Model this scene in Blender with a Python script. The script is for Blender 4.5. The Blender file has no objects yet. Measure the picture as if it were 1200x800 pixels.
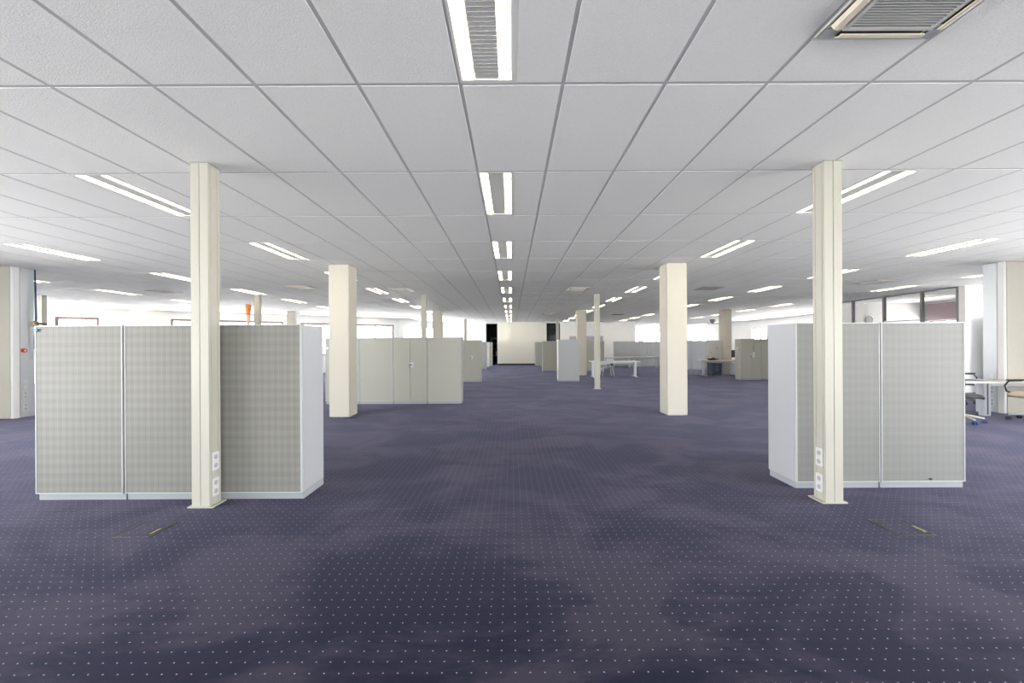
import bpy, bmesh, math, random
from mathutils import Vector, Matrix
random.seed(7)
SC = bpy.context.scene
COL = SC.collection
PI = math.pi

# ------------------------------------------------------------------ camera
F, EYE, HC, HZ, VPX, ROLL = 477.0, 1.387, 1.592, 404.3, 599.5, 0.0052
CZ = EYE + HC                      # ceiling height
cam_d = bpy.data.cameras.new('camera'); cam = bpy.data.objects.new('camera', cam_d); COL.objects.link(cam)
cam_d.sensor_width = 36; cam_d.lens = F / 1200 * 36
cam_d.shift_y = (HZ - 400) / 1200; cam_d.shift_x = (600 - VPX) / 1200
cam_d.clip_start = 0.05; cam_d.clip_end = 300
cam.location = (0, 0, EYE); cam.rotation_euler = (PI / 2, ROLL, 0)
SC.camera = cam
# ------------------------------------------------------------------ world, exposure
SC.view_settings.view_transform = 'Standard'; SC.view_settings.look = 'None'
SC.view_settings.gamma = 1; SC.view_settings.exposure = 0.34
try: SC.view_settings.use_curve_mapping = False
except Exception: pass
SKY = 18.0
TUBE = 11.0
w = bpy.data.worlds.new('world'); SC.world = w; w.use_nodes = True
nt = w.node_tree; nt.nodes.clear()
tc = nt.nodes.new('ShaderNodeTexCoord'); sp = nt.nodes.new('ShaderNodeSeparateXYZ')
mr = nt.nodes.new('ShaderNodeMapRange'); mr.inputs[1].default_value = -1; mr.inputs[2].default_value = 1
cr = nt.nodes.new('ShaderNodeValToRGB'); bg = nt.nodes.new('ShaderNodeBackground'); wo = nt.nodes.new('ShaderNodeOutputWorld')
e = cr.color_ramp.elements
e[0].position = 0; e[0].color = (.96, .95, .92, 1); e[1].position = 1; e[1].color = (.30, .45, .75, 1)
n_ = cr.color_ramp.elements.new(.49); n_.color = (1, .99, .96, 1)
n_ = cr.color_ramp.elements.new(.52); n_.color = (.97, .98, 1, 1)
bg.inputs[1].default_value = SKY
nt.links.new(tc.outputs['Generated'], sp.inputs[0]); nt.links.new(sp.outputs[2], mr.inputs[0])
nt.links.new(mr.outputs[0], cr.inputs[0]); nt.links.new(cr.outputs[0], bg.inputs[0]); nt.links.new(bg.outputs[0], wo.inputs[0])

def portal(loc, rot, sx, sy):
    l = bpy.data.lights.new('window_portal', 'AREA'); l.shape = 'RECTANGLE'; l.size = sx; l.size_y = sy
    l.cycles.is_portal = True
    o = bpy.data.objects.new('window_portal', l); COL.objects.link(o); o.location = loc; o.rotation_euler = rot
# portals guide the sky light through the added window bands outside the frame (they emit nothing)
portal((-10.75, .8, 1.5), (PI / 2, 0, -PI / 2), 11.0, 2.8)
portal((10.85, .8, 1.5), (PI / 2, 0, PI / 2), 11.0, 2.8)

# ------------------------------------------------------------------ materials
MATS = {}
def mat(name, col, rough=.5, metal=0, bump=None, var=None, emit=0, spec=.5, sheen=0):
    if name in MATS: return MATS[name]
    m = bpy.data.materials.new(name); m.use_nodes = True; MATS[name] = m
    N = m.node_tree.nodes; L = m.node_tree.links; b = N['Principled BSDF']
    b.inputs['Base Color'].default_value = (*col, 1); b.inputs['Roughness'].default_value = rough
    b.inputs['Metallic'].default_value = metal; b.inputs['Specular IOR Level'].default_value = spec
    if sheen:
        b.inputs['Sheen Weight'].default_value = sheen; b.inputs['Sheen Roughness'].default_value = .5
    if emit:
        b.inputs['Emission Color'].default_value = (*col, 1); b.inputs['Emission Strength'].default_value = emit
    if var or bump:
        g = N.new('ShaderNodeNewGeometry')
        sc, amt = var if var else (4, .03)
        n = N.new('ShaderNodeTexNoise'); n.inputs['Scale'].default_value = sc; n.inputs['Detail'].default_value = 3
        L.new(g.outputs['Position'], n.inputs['Vector'])
        mx = N.new('ShaderNodeMix'); mx.data_type = 'RGBA'
        mx.inputs[6].default_value = (*[c * (1 - amt) for c in col], 1)
        mx.inputs[7].default_value = (*[min(1, c * (1 + amt)) for c in col], 1)
        L.new(n.outputs['Fac'], mx.inputs[0]); L.new(mx.outputs[2], b.inputs['Base Color'])
        if bump:
            n2 = N.new('ShaderNodeTexNoise'); n2.inputs['Scale'].default_value = bump[0]; n2.inputs['Detail'].default_value = 4
            L.new(g.outputs['Position'], n2.inputs['Vector'])
            bp = N.new('ShaderNodeBump'); bp.inputs['Strength'].default_value = bump[1]; bp.inputs['Distance'].default_value = .01
            L.new(n2.outputs['Fac'], bp.inputs['Height']); L.new(bp.outputs[0], b.inputs['Normal'])
    return m

def math_node(N, L, op, a, b=None, c=None):
    n = N.new('ShaderNodeMath'); n.operation = op
    for i, v in enumerate((a, b, c)):
        if v is None: continue
        if isinstance(v, (int, float)): n.inputs[i].default_value = v
        else: L.new(v, n.inputs[i])
    return n.outputs[0]

def carpet_mat():
    m = bpy.data.materials.new('carpet'); m.use_nodes = True
    N = m.node_tree.nodes; L = m.node_tree.links; b = N['Principled BSDF']
    g = N.new('ShaderNodeNewGeometry'); s = N.new('ShaderNodeSeparateXYZ'); L.new(g.outputs['Position'], s.inputs[0])
    P = .0625
    def cell(o, ph): 
        v = math_node(N, L, 'DIVIDE', math_node(N, L, 'SUBTRACT', o, ph - 100 * P + P / 2), P)
        return math_node(N, L, 'SUBTRACT', math_node(N, L, 'FRACT', v), .5)
    fx = cell(s.outputs[0], .010); fy = cell(s.outputs[1], 2.163)
    d = math_node(N, L, 'SQRT', math_node(N, L, 'ADD', math_node(N, L, 'MULTIPLY', fx, fx), math_node(N, L, 'MULTIPLY', fy, fy)))
    dot = math_node(N, L, 'LESS_THAN', d, .052)
    # patches of wear and old stains
    mp = N.new('ShaderNodeMapping'); mp.inputs['Scale'].default_value = (.75, 1.0, 1); mp.inputs['Rotation'].default_value = (0, 0, .7)
    mp.inputs['Location'].default_value = (3.7, 1.2, 0)
    L.new(g.outputs['Position'], mp.inputs[0])
    n1 = N.new('ShaderNodeTexNoise'); n1.inputs['Scale'].default_value = 1.35; n1.inputs['Detail'].default_value = 6; n1.inputs['Roughness'].default_value = .58; n1.inputs['Distortion'].default_value = .5
    L.new(mp.outputs[0], n1.inputs['Vector'])
    r1 = N.new('ShaderNodeValToRGB'); e = r1.color_ramp.elements
    e[0].position = .43; e[0].color = (.005, .007, .022, 1)
    e[1].position = .58; e[1].color = (.041, .037, .055, 1)
    k = r1.color_ramp.elements.new(.50); k.color = (.020, .019, .036, 1)
    mp3 = N.new('ShaderNodeMapping'); mp3.inputs['Scale'].default_value = (1.6, 9, 1); mp3.inputs['Rotation'].default_value = (0, 0, .5)
    L.new(g.outputs['Position'], mp3.inputs[0])
    n3 = N.new('ShaderNodeTexNoise'); n3.inputs['Scale'].default_value = 1.5; n3.inputs['Detail'].default_value = 6; n3.inputs['Roughness'].default_value = .65
    L.new(mp3.outputs[0], n3.inputs['Vector'])
    L.new(math_node(N, L, 'ADD', n1.outputs['Fac'], math_node(N, L, 'MULTIPLY', math_node(N, L, 'SUBTRACT', n3.outputs['Fac'], .5), .22)), r1.inputs[0])
    n2 = N.new('ShaderNodeTexNoise'); n2.inputs['Scale'].default_value = 260; n2.inputs['Detail'].default_value = 2
    L.new(g.outputs['Position'], n2.inputs['Vector'])
    mul = N.new('ShaderNodeMix'); mul.data_type = 'RGBA'; mul.blend_type = 'MULTIPLY'; mul.inputs[0].default_value = .35
    L.new(r1.outputs[0], mul.inputs[6]); L.new(n2.outputs['Color'], mul.inputs[7])
    # laid seam
    seam = math_node(N, L, 'LESS_THAN', math_node(N, L, 'ABSOLUTE', math_node(N, L, 'SUBTRACT', s.outputs[1], 8.45)), .010)
    ms = N.new('ShaderNodeMix'); ms.data_type = 'RGBA'; ms.inputs[7].default_value = (.03, .03, .05, 1)
    L.new(math_node(N, L, 'MULTIPLY', seam, .6), ms.inputs[0]); L.new(mul.outputs[2], ms.inputs[6])
    md = N.new('ShaderNodeMix'); md.data_type = 'RGBA'; md.inputs[7].default_value = (.36, .37, .42, 1)
    L.new(dot, md.inputs[0]); L.new(ms.outputs[2], md.inputs[6]); L.new(md.outputs[2], b.inputs['Base Color'])
    b.inputs['Roughness'].default_value = .95; b.inputs['Specular IOR Level'].default_value = .08
    b.inputs['Sheen Weight'].default_value = .16; b.inputs['Sheen Roughness'].default_value = .45; b.inputs['Sheen Tint'].default_value = (.72, .70, 1, 1)
    bp = N.new('ShaderNodeBump'); bp.inputs['Strength'].default_value = .35; bp.inputs['Distance'].default_value = .004
    L.new(n2.outputs['Fac'], bp.inputs['Height']); L.new(bp.outputs[0], b.inputs['Normal'])
    return m

def perforated_mat(name, col, con):
    """punched sheet metal: a square lattice of small holes read as a fine plaid"""
    m = bpy.data.materials.new(name); m.use_nodes = True
    N = m.node_tree.nodes; L = m.node_tree.links; b = N['Principled BSDF']
    g = N.new('ShaderNodeNewGeometry'); s = N.new('ShaderNodeSeparateXYZ'); L.new(g.outputs['Position'], s.inputs[0])
    def wave(o, per, ph=0):
        return math_node(N, L, 'MULTIPLY_ADD', math_node(N, L, 'SINE', math_node(N, L, 'MULTIPLY_ADD', o, 2 * PI / per, ph)), .5, .5)
    big = math_node(N, L, 'ADD', wave(s.outputs[0], .059), wave(s.outputs[2], .084))
    sm = math_node(N, L, 'ADD', wave(s.outputs[0], .0225), wave(s.outputs[2], .021))
    n = N.new('ShaderNodeTexNoise'); n.inputs['Scale'].default_value = 2; L.new(g.outputs['Position'], n.inputs['Vector'])
    v = math_node(N, L, 'ADD', math_node(N, L, 'MULTIPLY', big, .28), math_node(N, L, 'MULTIPLY', sm, .20))
    v = math_node(N, L, 'MULTIPLY_ADD', n.outputs['Fac'], .3, v)
    mx = N.new('ShaderNodeMix'); mx.data_type = 'RGBA'
    mx.inputs[6].default_value = (*[c * (1 - con) for c in col], 1); mx.inputs[7].default_value = (*[c * (1 + con) for c in col], 1)
    L.new(v, mx.inputs[0]); L.new(mx.outputs[2], b.inputs['Base Color'])
    b.inputs['Roughness'].default_value = .55; b.inputs['Metallic'].default_value = 0
    bp = N.new('ShaderNodeBump'); bp.inputs['Strength'].default_value = .15; bp.inputs['Distance'].default_value = .002
    L.new(sm, bp.inputs['Height']); L.new(bp.outputs[0], b.inputs['Normal'])
    return m

def glass_mat(name, tint=(1, 1, 1), refl=.08):
    m = bpy.data.materials.new(name); m.use_nodes = True
    N = m.node_tree.nodes; L = m.node_tree.links; N.clear()
    t = N.new('ShaderNodeBsdfTransparent'); t.inputs[0].default_value = (*tint, 1)
    g = N.new('ShaderNodeBsdfGlossy'); g.inputs['Roughness'].default_value = .03
    lw0 = N.new('ShaderNodeLayerWeight'); lw0.inputs[0].default_value = .5
    p5 = math_node(N, L, 'MULTIPLY_ADD', math_node(N, L, 'POWER', lw0.outputs['Facing'], 5.0), .8, .04)
    mx = N.new('ShaderNodeMixShader'); o = N.new('ShaderNodeOutputMaterial')
    L.new(p5, mx.inputs[0]); L.new(t.outputs[0], mx.inputs[1]); L.new(g.outputs[0], mx.inputs[2]); L.new(mx.outputs[0], o.inputs[0])
    return m

CARPET = carpet_mat()
PERF = perforated_mat('perforated_steel', (.185, .183, .163), .22)
PERF2 = perforated_mat('perforated_steel_even', (.188, .19, .178), .10)
GLASS = glass_mat('glass'); DGLASS = glass_mat('dark_glass', (.25, .3, .4))
TILE = mat('mineral_tile', (.88, .88, .88), .8, bump=(150, .4), var=(110, .07), spec=.25)
TBAR = mat('grid_bar', (.56, .56, .58), .5)
DECK = mat('ceiling_void', (.3, .3, .3), .9, var=(3, .05))
WALL = mat('wall_paint', (.86, .86, .85), .7, var=(1.5, .02), bump=(80, .05))
WALLCREAM = mat('cream_wall_paint', (.84, .82, .74), .7, var=(1.5, .02))
COLUMN = mat('column_paint', (.56, .535, .455), .6, var=(2, .015), bump=(90, .04))
POWER = mat('cream_lacquer', (.46, .45, .385), .4, var=(3, .02))
POWERGROOVE = mat('collar_dull_cream', (.33, .33, .29), .5, var=(5, .05))  # darker, duller cream for the collar at the column top
ALU = mat('satin_aluminium', (.60, .62, .65), .38, .6, var=(6, .03))
CABW = mat('light_grey_steel', (.42, .43, .45), .42, var=(1.2, .03))
CABD = mat('grey_green_steel', (.38, .38, .33), .42, var=(1.5, .03))
CABWHITE = mat('white_steel', (.82, .82, .80), .4, var=(2, .02))
EDGE = mat('white_edge', (.50, .51, .50), .4, var=(4, .02))
PLINTH = mat('plinth_grey', (.32, .335, .355), .5, var=(2, .04))
DARK = mat('black_plastic', (.018, .018, .02), .45, var=(8, .1))
GAP = mat('dark_gap', (.10, .11, .12), .6, var=(8, .1))
SOCK = mat('socket_white', (.68, .68, .67), .35, var=(20, .01))
SOCKIN = mat('socket_recess', (.42, .42, .42), .5, var=(20, .05))
LAMP = mat('tube_glow', (1, .90, .66), .5, emit=TUBE)
LOUVRE = mat('lamp_louvre', (.62, .62, .62), .5, .1, var=(30, .05))
LAMPFR = mat('lamp_frame', (.80, .80, .80), .45, var=(10, .02))
CASS = mat('cassette_grey', (.62, .62, .60), .4, var=(5, .03))
CASSD = mat('cassette_depth', (.10, .09, .08), .7, var=(9, .1))
FLAP = mat('cassette_cream_flap', (.72, .66, .54), .45, var=(6, .03))
VENTBR = mat('brown_grey_grille', (.30, .28, .26), .6, var=(40, .1))
MAUVE = mat('mauve_frame', (.30, .22, .25), .5, var=(5, .05))
BROWN = mat('window_brown', (.28, .20, .18), .5, var=(5, .06))
FRAME = mat('grey_mullion', (.22, .23, .25), .45, .3, var=(6, .05))
WFRAME = mat('white_mullion', (.75, .76, .78), .45, var=(6, .03))
DESK = mat('desk_laminate', (.80, .78, .72), .35, var=(8, .03))
DKTOP = mat('desk_edge', (.55, .53, .48), .4, var=(8, .03))
CHSEAT = mat('tan_upholstery', (.62, .50, .38), .8, var=(30, .08))
BLUE = mat('blue_plastic', (.01, .05, .17), .4, var=(8, .06))
TEAL = mat('teal_plastic', (.0, .25, .30), .4, var=(8, .06))
RED = mat('red_plastic', (.55, .03, .02), .4, var=(8, .06))
BRASS = mat('brass', (.55, .40, .20), .3, .8, var=(12, .06))
ORANGE = mat('orange_wood', (.62, .20, .03), .45, var=(25, .25))
PINKW = mat('pale_salmon_wood', (.75, .45, .33), .5, var=(18, .1))
NAVY = mat('navy_steel', (.07, .10, .16), .45, var=(4, .05))
SCREEN = mat('blue_grey_laminate', (.45, .50, .60), .5, var=(2, .02))
BOARD = mat('grey_mauve_board', (.45, .42, .47), .6, var=(2.2, .25))
OLIVE = mat('olive_panel', (.08, .10, .05), .6, var=(6, .15))
VOID = mat('corridor_unlit_shade', (.015, .017, .022), .8, var=(4, .1))  # near-black colour paints in the darkness of the unlit corridor
SKIRT = mat('dark_skirting', (.07, .06, .08), .6, var=(4, .08))
PAPER = mat('yellow_paper', (.30, .27, .15), .8, var=(40, .05))
BRASSEDGE = mat('dull_brass_trim', (.14, .13, .10), .4, .6, var=(20, .1))
CASSBLK = mat('corner_block', (.45, .47, .5), .3, .3, var=(20, .1))
PAT = mat('blue_white_plate', (.55, .58, .68), .4, var=(28, .9))

# ------------------------------------------------------------------ mesh helpers
class MB:
    def __init__(s): s.v = []; s.f = []; s.sm = []
    def box(s, x0, x1, y0, y1, z0, z1):
        b = len(s.v)
        s.v += [(x, y, z) for z in (z0, z1) for y in (y0, y1) for x in (x0, x1)]
        s.f += [tuple(b + i for i in q) for q in ((0, 2, 3, 1), (4, 5, 7, 6), (0, 1, 5, 4), (2, 6, 7, 3), (0, 4, 6, 2), (1, 3, 7, 5))]
        s.sm += [False] * 6; return s
    def prism(s, poly, z0, z1, M=None):
        b = len(s.v); n = len(poly)
        pts = [Vector((x, y, z)) for z in (z0, z1) for x, y in poly]
        if M: pts = [M @ p for p in pts]
        s.v += [tuple(p) for p in pts]
        s.f += [tuple(b + i for i in range(n))[::-1], tuple(b + n + i for i in range(n))]; s.sm += [False, False]
        for i in range(n):
            j = (i + 1) % n; s.f.append((b + i, b + j, b + n + j, b + n + i)); s.sm.append(False)
        return s
    def tube(s, pts, r, seg=10, caps=True):
        pts = [Vector(p) for p in pts]; rs = r if isinstance(r, (list, tuple)) else [r] * len(pts)
        b0 = len(s.v); up = None
        for i, p in enumerate(pts):
            t = (pts[min(i + 1, len(pts) - 1)] - pts[max(i - 1, 0)]).normalized()
            if up is None: up = Vector((0, 0, 1)) if abs(t.z) < .9 else Vector((1, 0, 0))
            a = t.cross(up).normalized(); c = a.cross(t).normalized(); up = c
            for k in range(seg):
                th = 2 * PI * k / seg
                s.v.append(tuple(p + (a * math.cos(th) + c * math.sin(th)) * rs[i]))
        for i in range(len(pts) - 1):
            for k in range(seg):
                q = b0 + i * seg; k2 = (k + 1) % seg
                s.f.append((q + k, q + k2, q + seg + k2, q + seg + k)); s.sm.append(True)
        if caps:
            s.f.append(tuple(b0 + k for k in range(seg))[::-1]); s.sm.append(False)
            q = b0 + (len(pts) - 1) * seg; s.f.append(tuple(q + k for k in range(seg))); s.sm.append(False)
        return s
    def lathe(s, prof, seg=20, c=(0, 0, 0)):
        return s.tube([(c[0], c[1], c[2] + z) for r, z in prof], [r for r, z in prof], seg)
    def build(s, name, m, parent=None, bev=0, loc=None):
        me = bpy.data.meshes.new(name); me.from_pydata(s.v, [], s.f); me.polygons.foreach_set('use_smooth', s.sm)
        me.materials.append(m)
        bm = bmesh.new(); bm.from_mesh(me); bmesh.ops.recalc_face_normals(bm, faces=bm.faces)
        if bev:
            ed = [e for e in bm.edges if len(e.link_faces) == 2 and e.calc_face_angle(0) > 1.0]
            bmesh.ops.bevel(bm, geom=ed, offset=bev, segments=2, affect='EDGES', clamp_overlap=True)
        bm.to_mesh(me); bm.free(); me.update()
        o = bpy.data.objects.new(name, me); COL.objects.link(o)
        if parent: o.parent = parent
        if loc: o.location = loc
        return o
def tag(o, label, cat, group=None):
    o['label'] = label; o['category'] = cat
    if group: o['group'] = group
    return o
def thing(name, label, cat, loc=(0, 0, 0), rz=0, group=None):
    o = bpy.data.objects.new(name, None); COL.objects.link(o); o.location = loc; o.rotation_euler = (0, 0, rz)
    o.empty_display_size = .1
    return tag(o, label, cat, group)
def struct(o): o['kind'] = 'structure'; return o
def sempty(name, loc=(0, 0, 0), rz=0):
    o = bpy.data.objects.new(name, None); COL.objects.link(o); o.location = loc; o.rotation_euler = (0, 0, rz); return struct(o)
def share(name, me, parent, loc=(0, 0, 0)):
    o = bpy.data.objects.new(name, me); COL.objects.link(o); o.parent = parent; o.location = loc; return o
def B(*a): return MB().box(*a)

# ------------------------------------------------------------------ room outline
XL, XR, YB, YF, YD = -22.0, 16.3, -5.0, 28.2, 40.0
NL, NR, YN = -10.5, 10.6, 6.3      # invented narrower front part, out of frame, glazed to light the ceiling
def x_max(y): return NR if y < YN else XR
def y_end(x):
    if x < -6.5: return 15.7 + .66 * (x + 18.4)
    if x < -5: return 23.55 + (x + 6.5) / 1.5 * (YF - 23.55)
    return YF if x < 8.6 else YD
def x_min(y):
    if y < YN: return NL
    if y < y_end(XL): return XL
    if y < 23.55: return (y - 15.7) / .66 - 18.4
    if y < YF: return -6.5 + (y - 23.55) / (YF - 23.55) * 1.5
    return 8.6

# floor and ceiling deck
outline = [(XL, YN), (NL, YN), (NL, YB), (NR, YB), (NR, YN), (XR, YN), (XR, YD), (8.6, YD), (8.6, YF), (-5, YF), (-6.5, y_end(-6.5001)), (XL, y_end(XL))]
floor = struct(MB().prism(outline, -.12, 0).build('floor', CARPET))
ceiling = struct(MB().prism(outline, CZ + .05, CZ + .25).build('ceiling', DECK))

wn = [0]
def wall(name, P, Q, openings=(), m=WALL, th=.2, frame=WFRAME, z1=CZ + .05, mull=1.2, kind='window', glass=GLASS):
    """wall from P to Q (inside on the left of P->Q seen from above is NOT assumed; thickness goes to the right)"""
    P = Vector(P); Q = Vector(Q); L = (Q - P).length; a = math.atan2(Q.y - P.y, Q.x - P.x)
    mb = MB(); u = 0
    for (u0, u1, a0, a1) in sorted(openings):
        if u0 > u: mb.box(u, u0, -th, 0, 0, z1)
        if a0 > 0: mb.box(u0, u1, -th, 0, 0, a0)
        if a1 < z1: mb.box(u0, u1, -th, 0, a1, z1)
        u = u1
    if u < L: mb.box(u, L, -th, 0, 0, z1)
    o = mb.build(name, m); o.location = (P.x, P.y, 0); o.rotation_euler = (0, 0, a); struct(o)
    for (u0, u1, a0, a1) in openings:
        wn[0] += 1
        wd = sempty('window_%d' % wn[0], (P.x + math.cos(a) * u0, P.y + math.sin(a) * u0, 0), a)
        W = u1 - u0; t = .09 if frame is BROWN else .05; fy0, fy1 = -th * .75, -th * .35
        fr = MB().box(0, W, fy0, fy1, a0, a0 + t).box(0, W, fy0, fy1, a1 - t, a1).box(0, t, fy0, fy1, a0 + t, a1 - t).box(W - t, W, fy0, fy1, a0 + t, a1 - t)
        fr.build('window_frame', frame, wd)
        n = max(1, round(W / mull)); xs = [t + (W - 2 * t) * i / n for i in range(n + 1)]
        for i in range(1, n): B(xs[i] - .03, xs[i] + .03, fy0, fy1, a0 + t, a1 - t).build('mullion', frame, wd)
        for i in range(n): B(xs[i] + .001, xs[i + 1] - .001, -th * .56, -th * .54, a0 + t, a1 - t).build('pane', glass, wd)
    return o
# thickness to the right of travel: go round the room anticlockwise (inside on the left)
LB = XR - XL
wall('wall_back', (NL, YB), (NR, YB), [(9.0, 12.0, .9, 2.3)])
wall('wall_added_front_right', (NR, YB), (NR, YN), [(.2, 3.7, .05, 2.8), (3.8, 7.4, .05, 2.8), (7.5, 10.0, .05, 2.5)])  # added glazing, unseen, feeds daylight to the ceiling from the side
wall('wall_added_step_right', (NR + .21, YN), (XR, YN), [])  # unseen step closing off the invented front part
wall('wall_right', (XR, YN), (XR, YD), [(.3, 4.2, .1, 2.8),
     (8.3, 9.65, .9, 2.25), (11.0, 13.6, 1.0, 2.46), (13.8, 16.4, 1.0, 2.46), (16.6, 19.2, 1.0, 2.46), (19.75, 21.3, 1.0, 2.46), (27.7, 28.8, 1.0, 2.46), (29.6, 30.7, 1.0, 2.46)], frame=MAUVE, mull=1.0)  # the three wide hidden windows mid-wall are added to light the far hall
wall('wall_deep_end', (XR, YD), (8.6, YD), [(.6, 3.4, .9, 2.5), (3.8, 7.5, .2, 2.85)])
wall('wall_recess', (8.6, YD), (8.6, YF + .205), [], m=WALL)
# far wall with two dark doorways
def far_wall():
    mb = MB(); y0, y1 = YF, YF + .2
    D = [(-1.77, -.975, 2.90), (2.42, 3.36, 2.90)]
    mb.box(-5, D[0][0], y0, y1, 0, CZ + .05); mb.box(D[1][1], 8.6, y0, y1, 0, CZ + .05)
    for d in D: mb.box(d[0], d[1], y0, y1, d[2], CZ + .05)
    struct(mb.build('wall_far', WALL))
    struct(B(D[0][1], D[1][0], y0 - .02, y1, 0, CZ + .05).build('wall_far_centre', WALLCREAM))
    struct(B(D[0][1], D[1][0], y0 - .045, y0 - .021, 0, .12).build('baseboard_far', SKIRT))
    struct(B(3.40, 8.58, y0 - .022, y0 - .001, 0, .10).build('baseboard_far_right', SKIRT))
    # corridor behind
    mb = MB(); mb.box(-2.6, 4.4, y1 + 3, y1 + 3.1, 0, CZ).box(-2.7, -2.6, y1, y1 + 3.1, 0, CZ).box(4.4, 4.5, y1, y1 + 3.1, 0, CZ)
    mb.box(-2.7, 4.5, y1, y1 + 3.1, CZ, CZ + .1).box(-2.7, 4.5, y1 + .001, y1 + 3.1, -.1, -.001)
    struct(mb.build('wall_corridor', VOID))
    for i, d in enumerate(D):
        dr = sempty('door_%d' % (i + 1), (d[0], y0, 0)); W = d[1] - d[0]
        MB().box(0, .04, .02, .12, 0, d[2]).box(W - .04, W, .02, .12, 0, d[2]).box(.04, W - .04, .02, .12, d[2] - .04, d[2]).build('door_frame', GAP, dr)
        if i == 1:
            B(.04, W - .04, .06, .08, .05, d[2] - .04).build('pane', glass_mat('navy_glass', (.12, .17, .32)), dr)
            B(.04, W - .04, .05, .09, 1.62, 1.68).build('door_rail', DARK, dr)
        else:
            B(.04, .10, .03, .055, 1.0, 1.2).build('door_handle', ALU, dr)
far_wall()
wall('wall_far_left', (-5, YF), (-6.5, y_end(-6.5001)), [(.6, 4.4, .5, 2.58)], mull=1.9)  # window added to bring more daylight into the far hall
# slanting window wall at the left rear
A0 = Vector((-6.5, y_end(-6.5001))); A1 = Vector((XL, y_end(XL)))
def u_at(px):
    r = (px - VPX) / F; x = r * 27.844 / (1 - .66 * r); return (Vector((x, y_end(x))) - A0).length
ops = [(u_at(b), u_at(a), .9, h) for a, b, h in ((64, 116, 2.6), (200, 332, 2.62), (350, 400, 2.58), (417, 462, 2.58))]
wall('wall_left_rear', A0, A1, ops, frame=BROWN, mull=1.25)
wall('wall_left', (XL, y_end(XL)), (XL, YN), [(.2, 3.3, .1, 2.95), (3.5, 6.8, .1, 2.95)])
wall('wall_added_step_left', (XL, YN), (NL - .21, YN), [(.3, 4.1, .1, 2.7)])  # unseen step wall, its window added to light the far hall
wall('wall_added_front_left', (NL, YN), (NL, YB), [(1.3, 3.7, .05, 2.4), (3.8, 7.4, .05, 2.8), (7.5, 11.1, .05, 2.8)])  # unseen wall, glazed to put daylight on the ceiling

# glazed office at the right
def glass_room():
    x0, y0, y1 = 12.6, 11.3, 16.3
    struct(B(x0, x0 + .16, y0, y0 + .18, 0, CZ + .01).build('trim_1', WALL, bev=.004))
    struct(B(x0 + .165, XR, y0 + .04, y0 + .16, 0, CZ + .04).build('wall_office_front', WALL))
    struct(B(x0, XR, y1 - .2, y1 - .08, 0, CZ + .04).build('wall_office_rear', WALL))
    g = sempty('window_20', (x0, 0, 0))
    B(0, .06, y0 + .185, y1 - .2, CZ - .05, CZ + .005).build('head_rail', FRAME, g)
    B(0, .06, y0 + .185, y1 - .2, 0, .08).build('sill_rail', FRAME, g)
    ys = [y0 + .2, 12.52, 13.8, 15.05, y1 - .22]
    for y in ys: B(0, .08, y - .035, y + .035, .08, CZ - .05).build('mullion', FRAME, g)
    B(0, .06, ys[1] + .035, ys[2] - .035, 2.08, 2.13).build('transom', WFRAME, g)
    for a, b in zip(ys, ys[1:]): B(.025, .035, a + .035, b - .035, .08, CZ - .05).build('pane', GLASS, g)
    B(-.03, -.005, ys[1] + .12, ys[1] + .15, .95, 1.2).build('door_handle', ALU, g)
    # mauve blind over the office window
    t = tag(B(XR - .10, XR - .03, 14.3, 16.05, 2.26, 2.9).build('roller_blind', MAUVE), 'mauve blind drawn down over the office window behind the glass', 'blind')
    c = thing('wall_clock', 'small round blue and white patterned disc on the white wall inside the glazed office', 'wall clock', (14.12, y1 - .2, 2.31))
    MB().tube([(0, 0, 0), (0, -.03, 0)], .135, 28).build('clock_face', PAT, c)
    MB().tube([(.141 * math.cos(a * PI / 16), -.028, .141 * math.sin(a * PI / 16)) for a in range(33)], .008, 6).build('rim', BLUE, c)
glass_room()

# ------------------------------------------------------------------ ceiling grid
W_, L_ = .625, 1.25; GX, GY = -.303, 2.48
def project(x, y, z):
    return VPX + F * x / y, HZ - F * (z - EYE) / y
FIX = {}
for n in range(-30, 25, 6):
    for k in range(-3, 15):
        y0 = GY + L_ + 2 * L_ * k
        x0 = GX + W_ * n
        if y0 < YB or y0 + L_ > y_end(x0 - .1) or x0 < x_min(y0 + L_) or x0 < x_min(y0) or x0 + .4 > x_max(y0) or (8 < x0 and y0 > 40): continue
        FIX[(n, 1 + 2 * k)] = 1
CAS = {}                     # cell (n, row) -> cassette y offset
SKIPX = {}
def row_of(y): return int(math.floor((y - GY) / L_))
cassettes = [(3, 1.50), (-9, 10.9), (-5, 11.25), (3, 11.1), (3, 20.3), (15, 10.1)]
grilles = [(-16, 11.4), (9, 11.3), (9, 21.2), (-11, 20.3)]
for n, y in cassettes + grilles:
    r = row_of(y + .3); y = min(max(y, GY + r * L_), GY + r * L_ + .62); CAS[(n, r)] = y
cells = []
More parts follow.
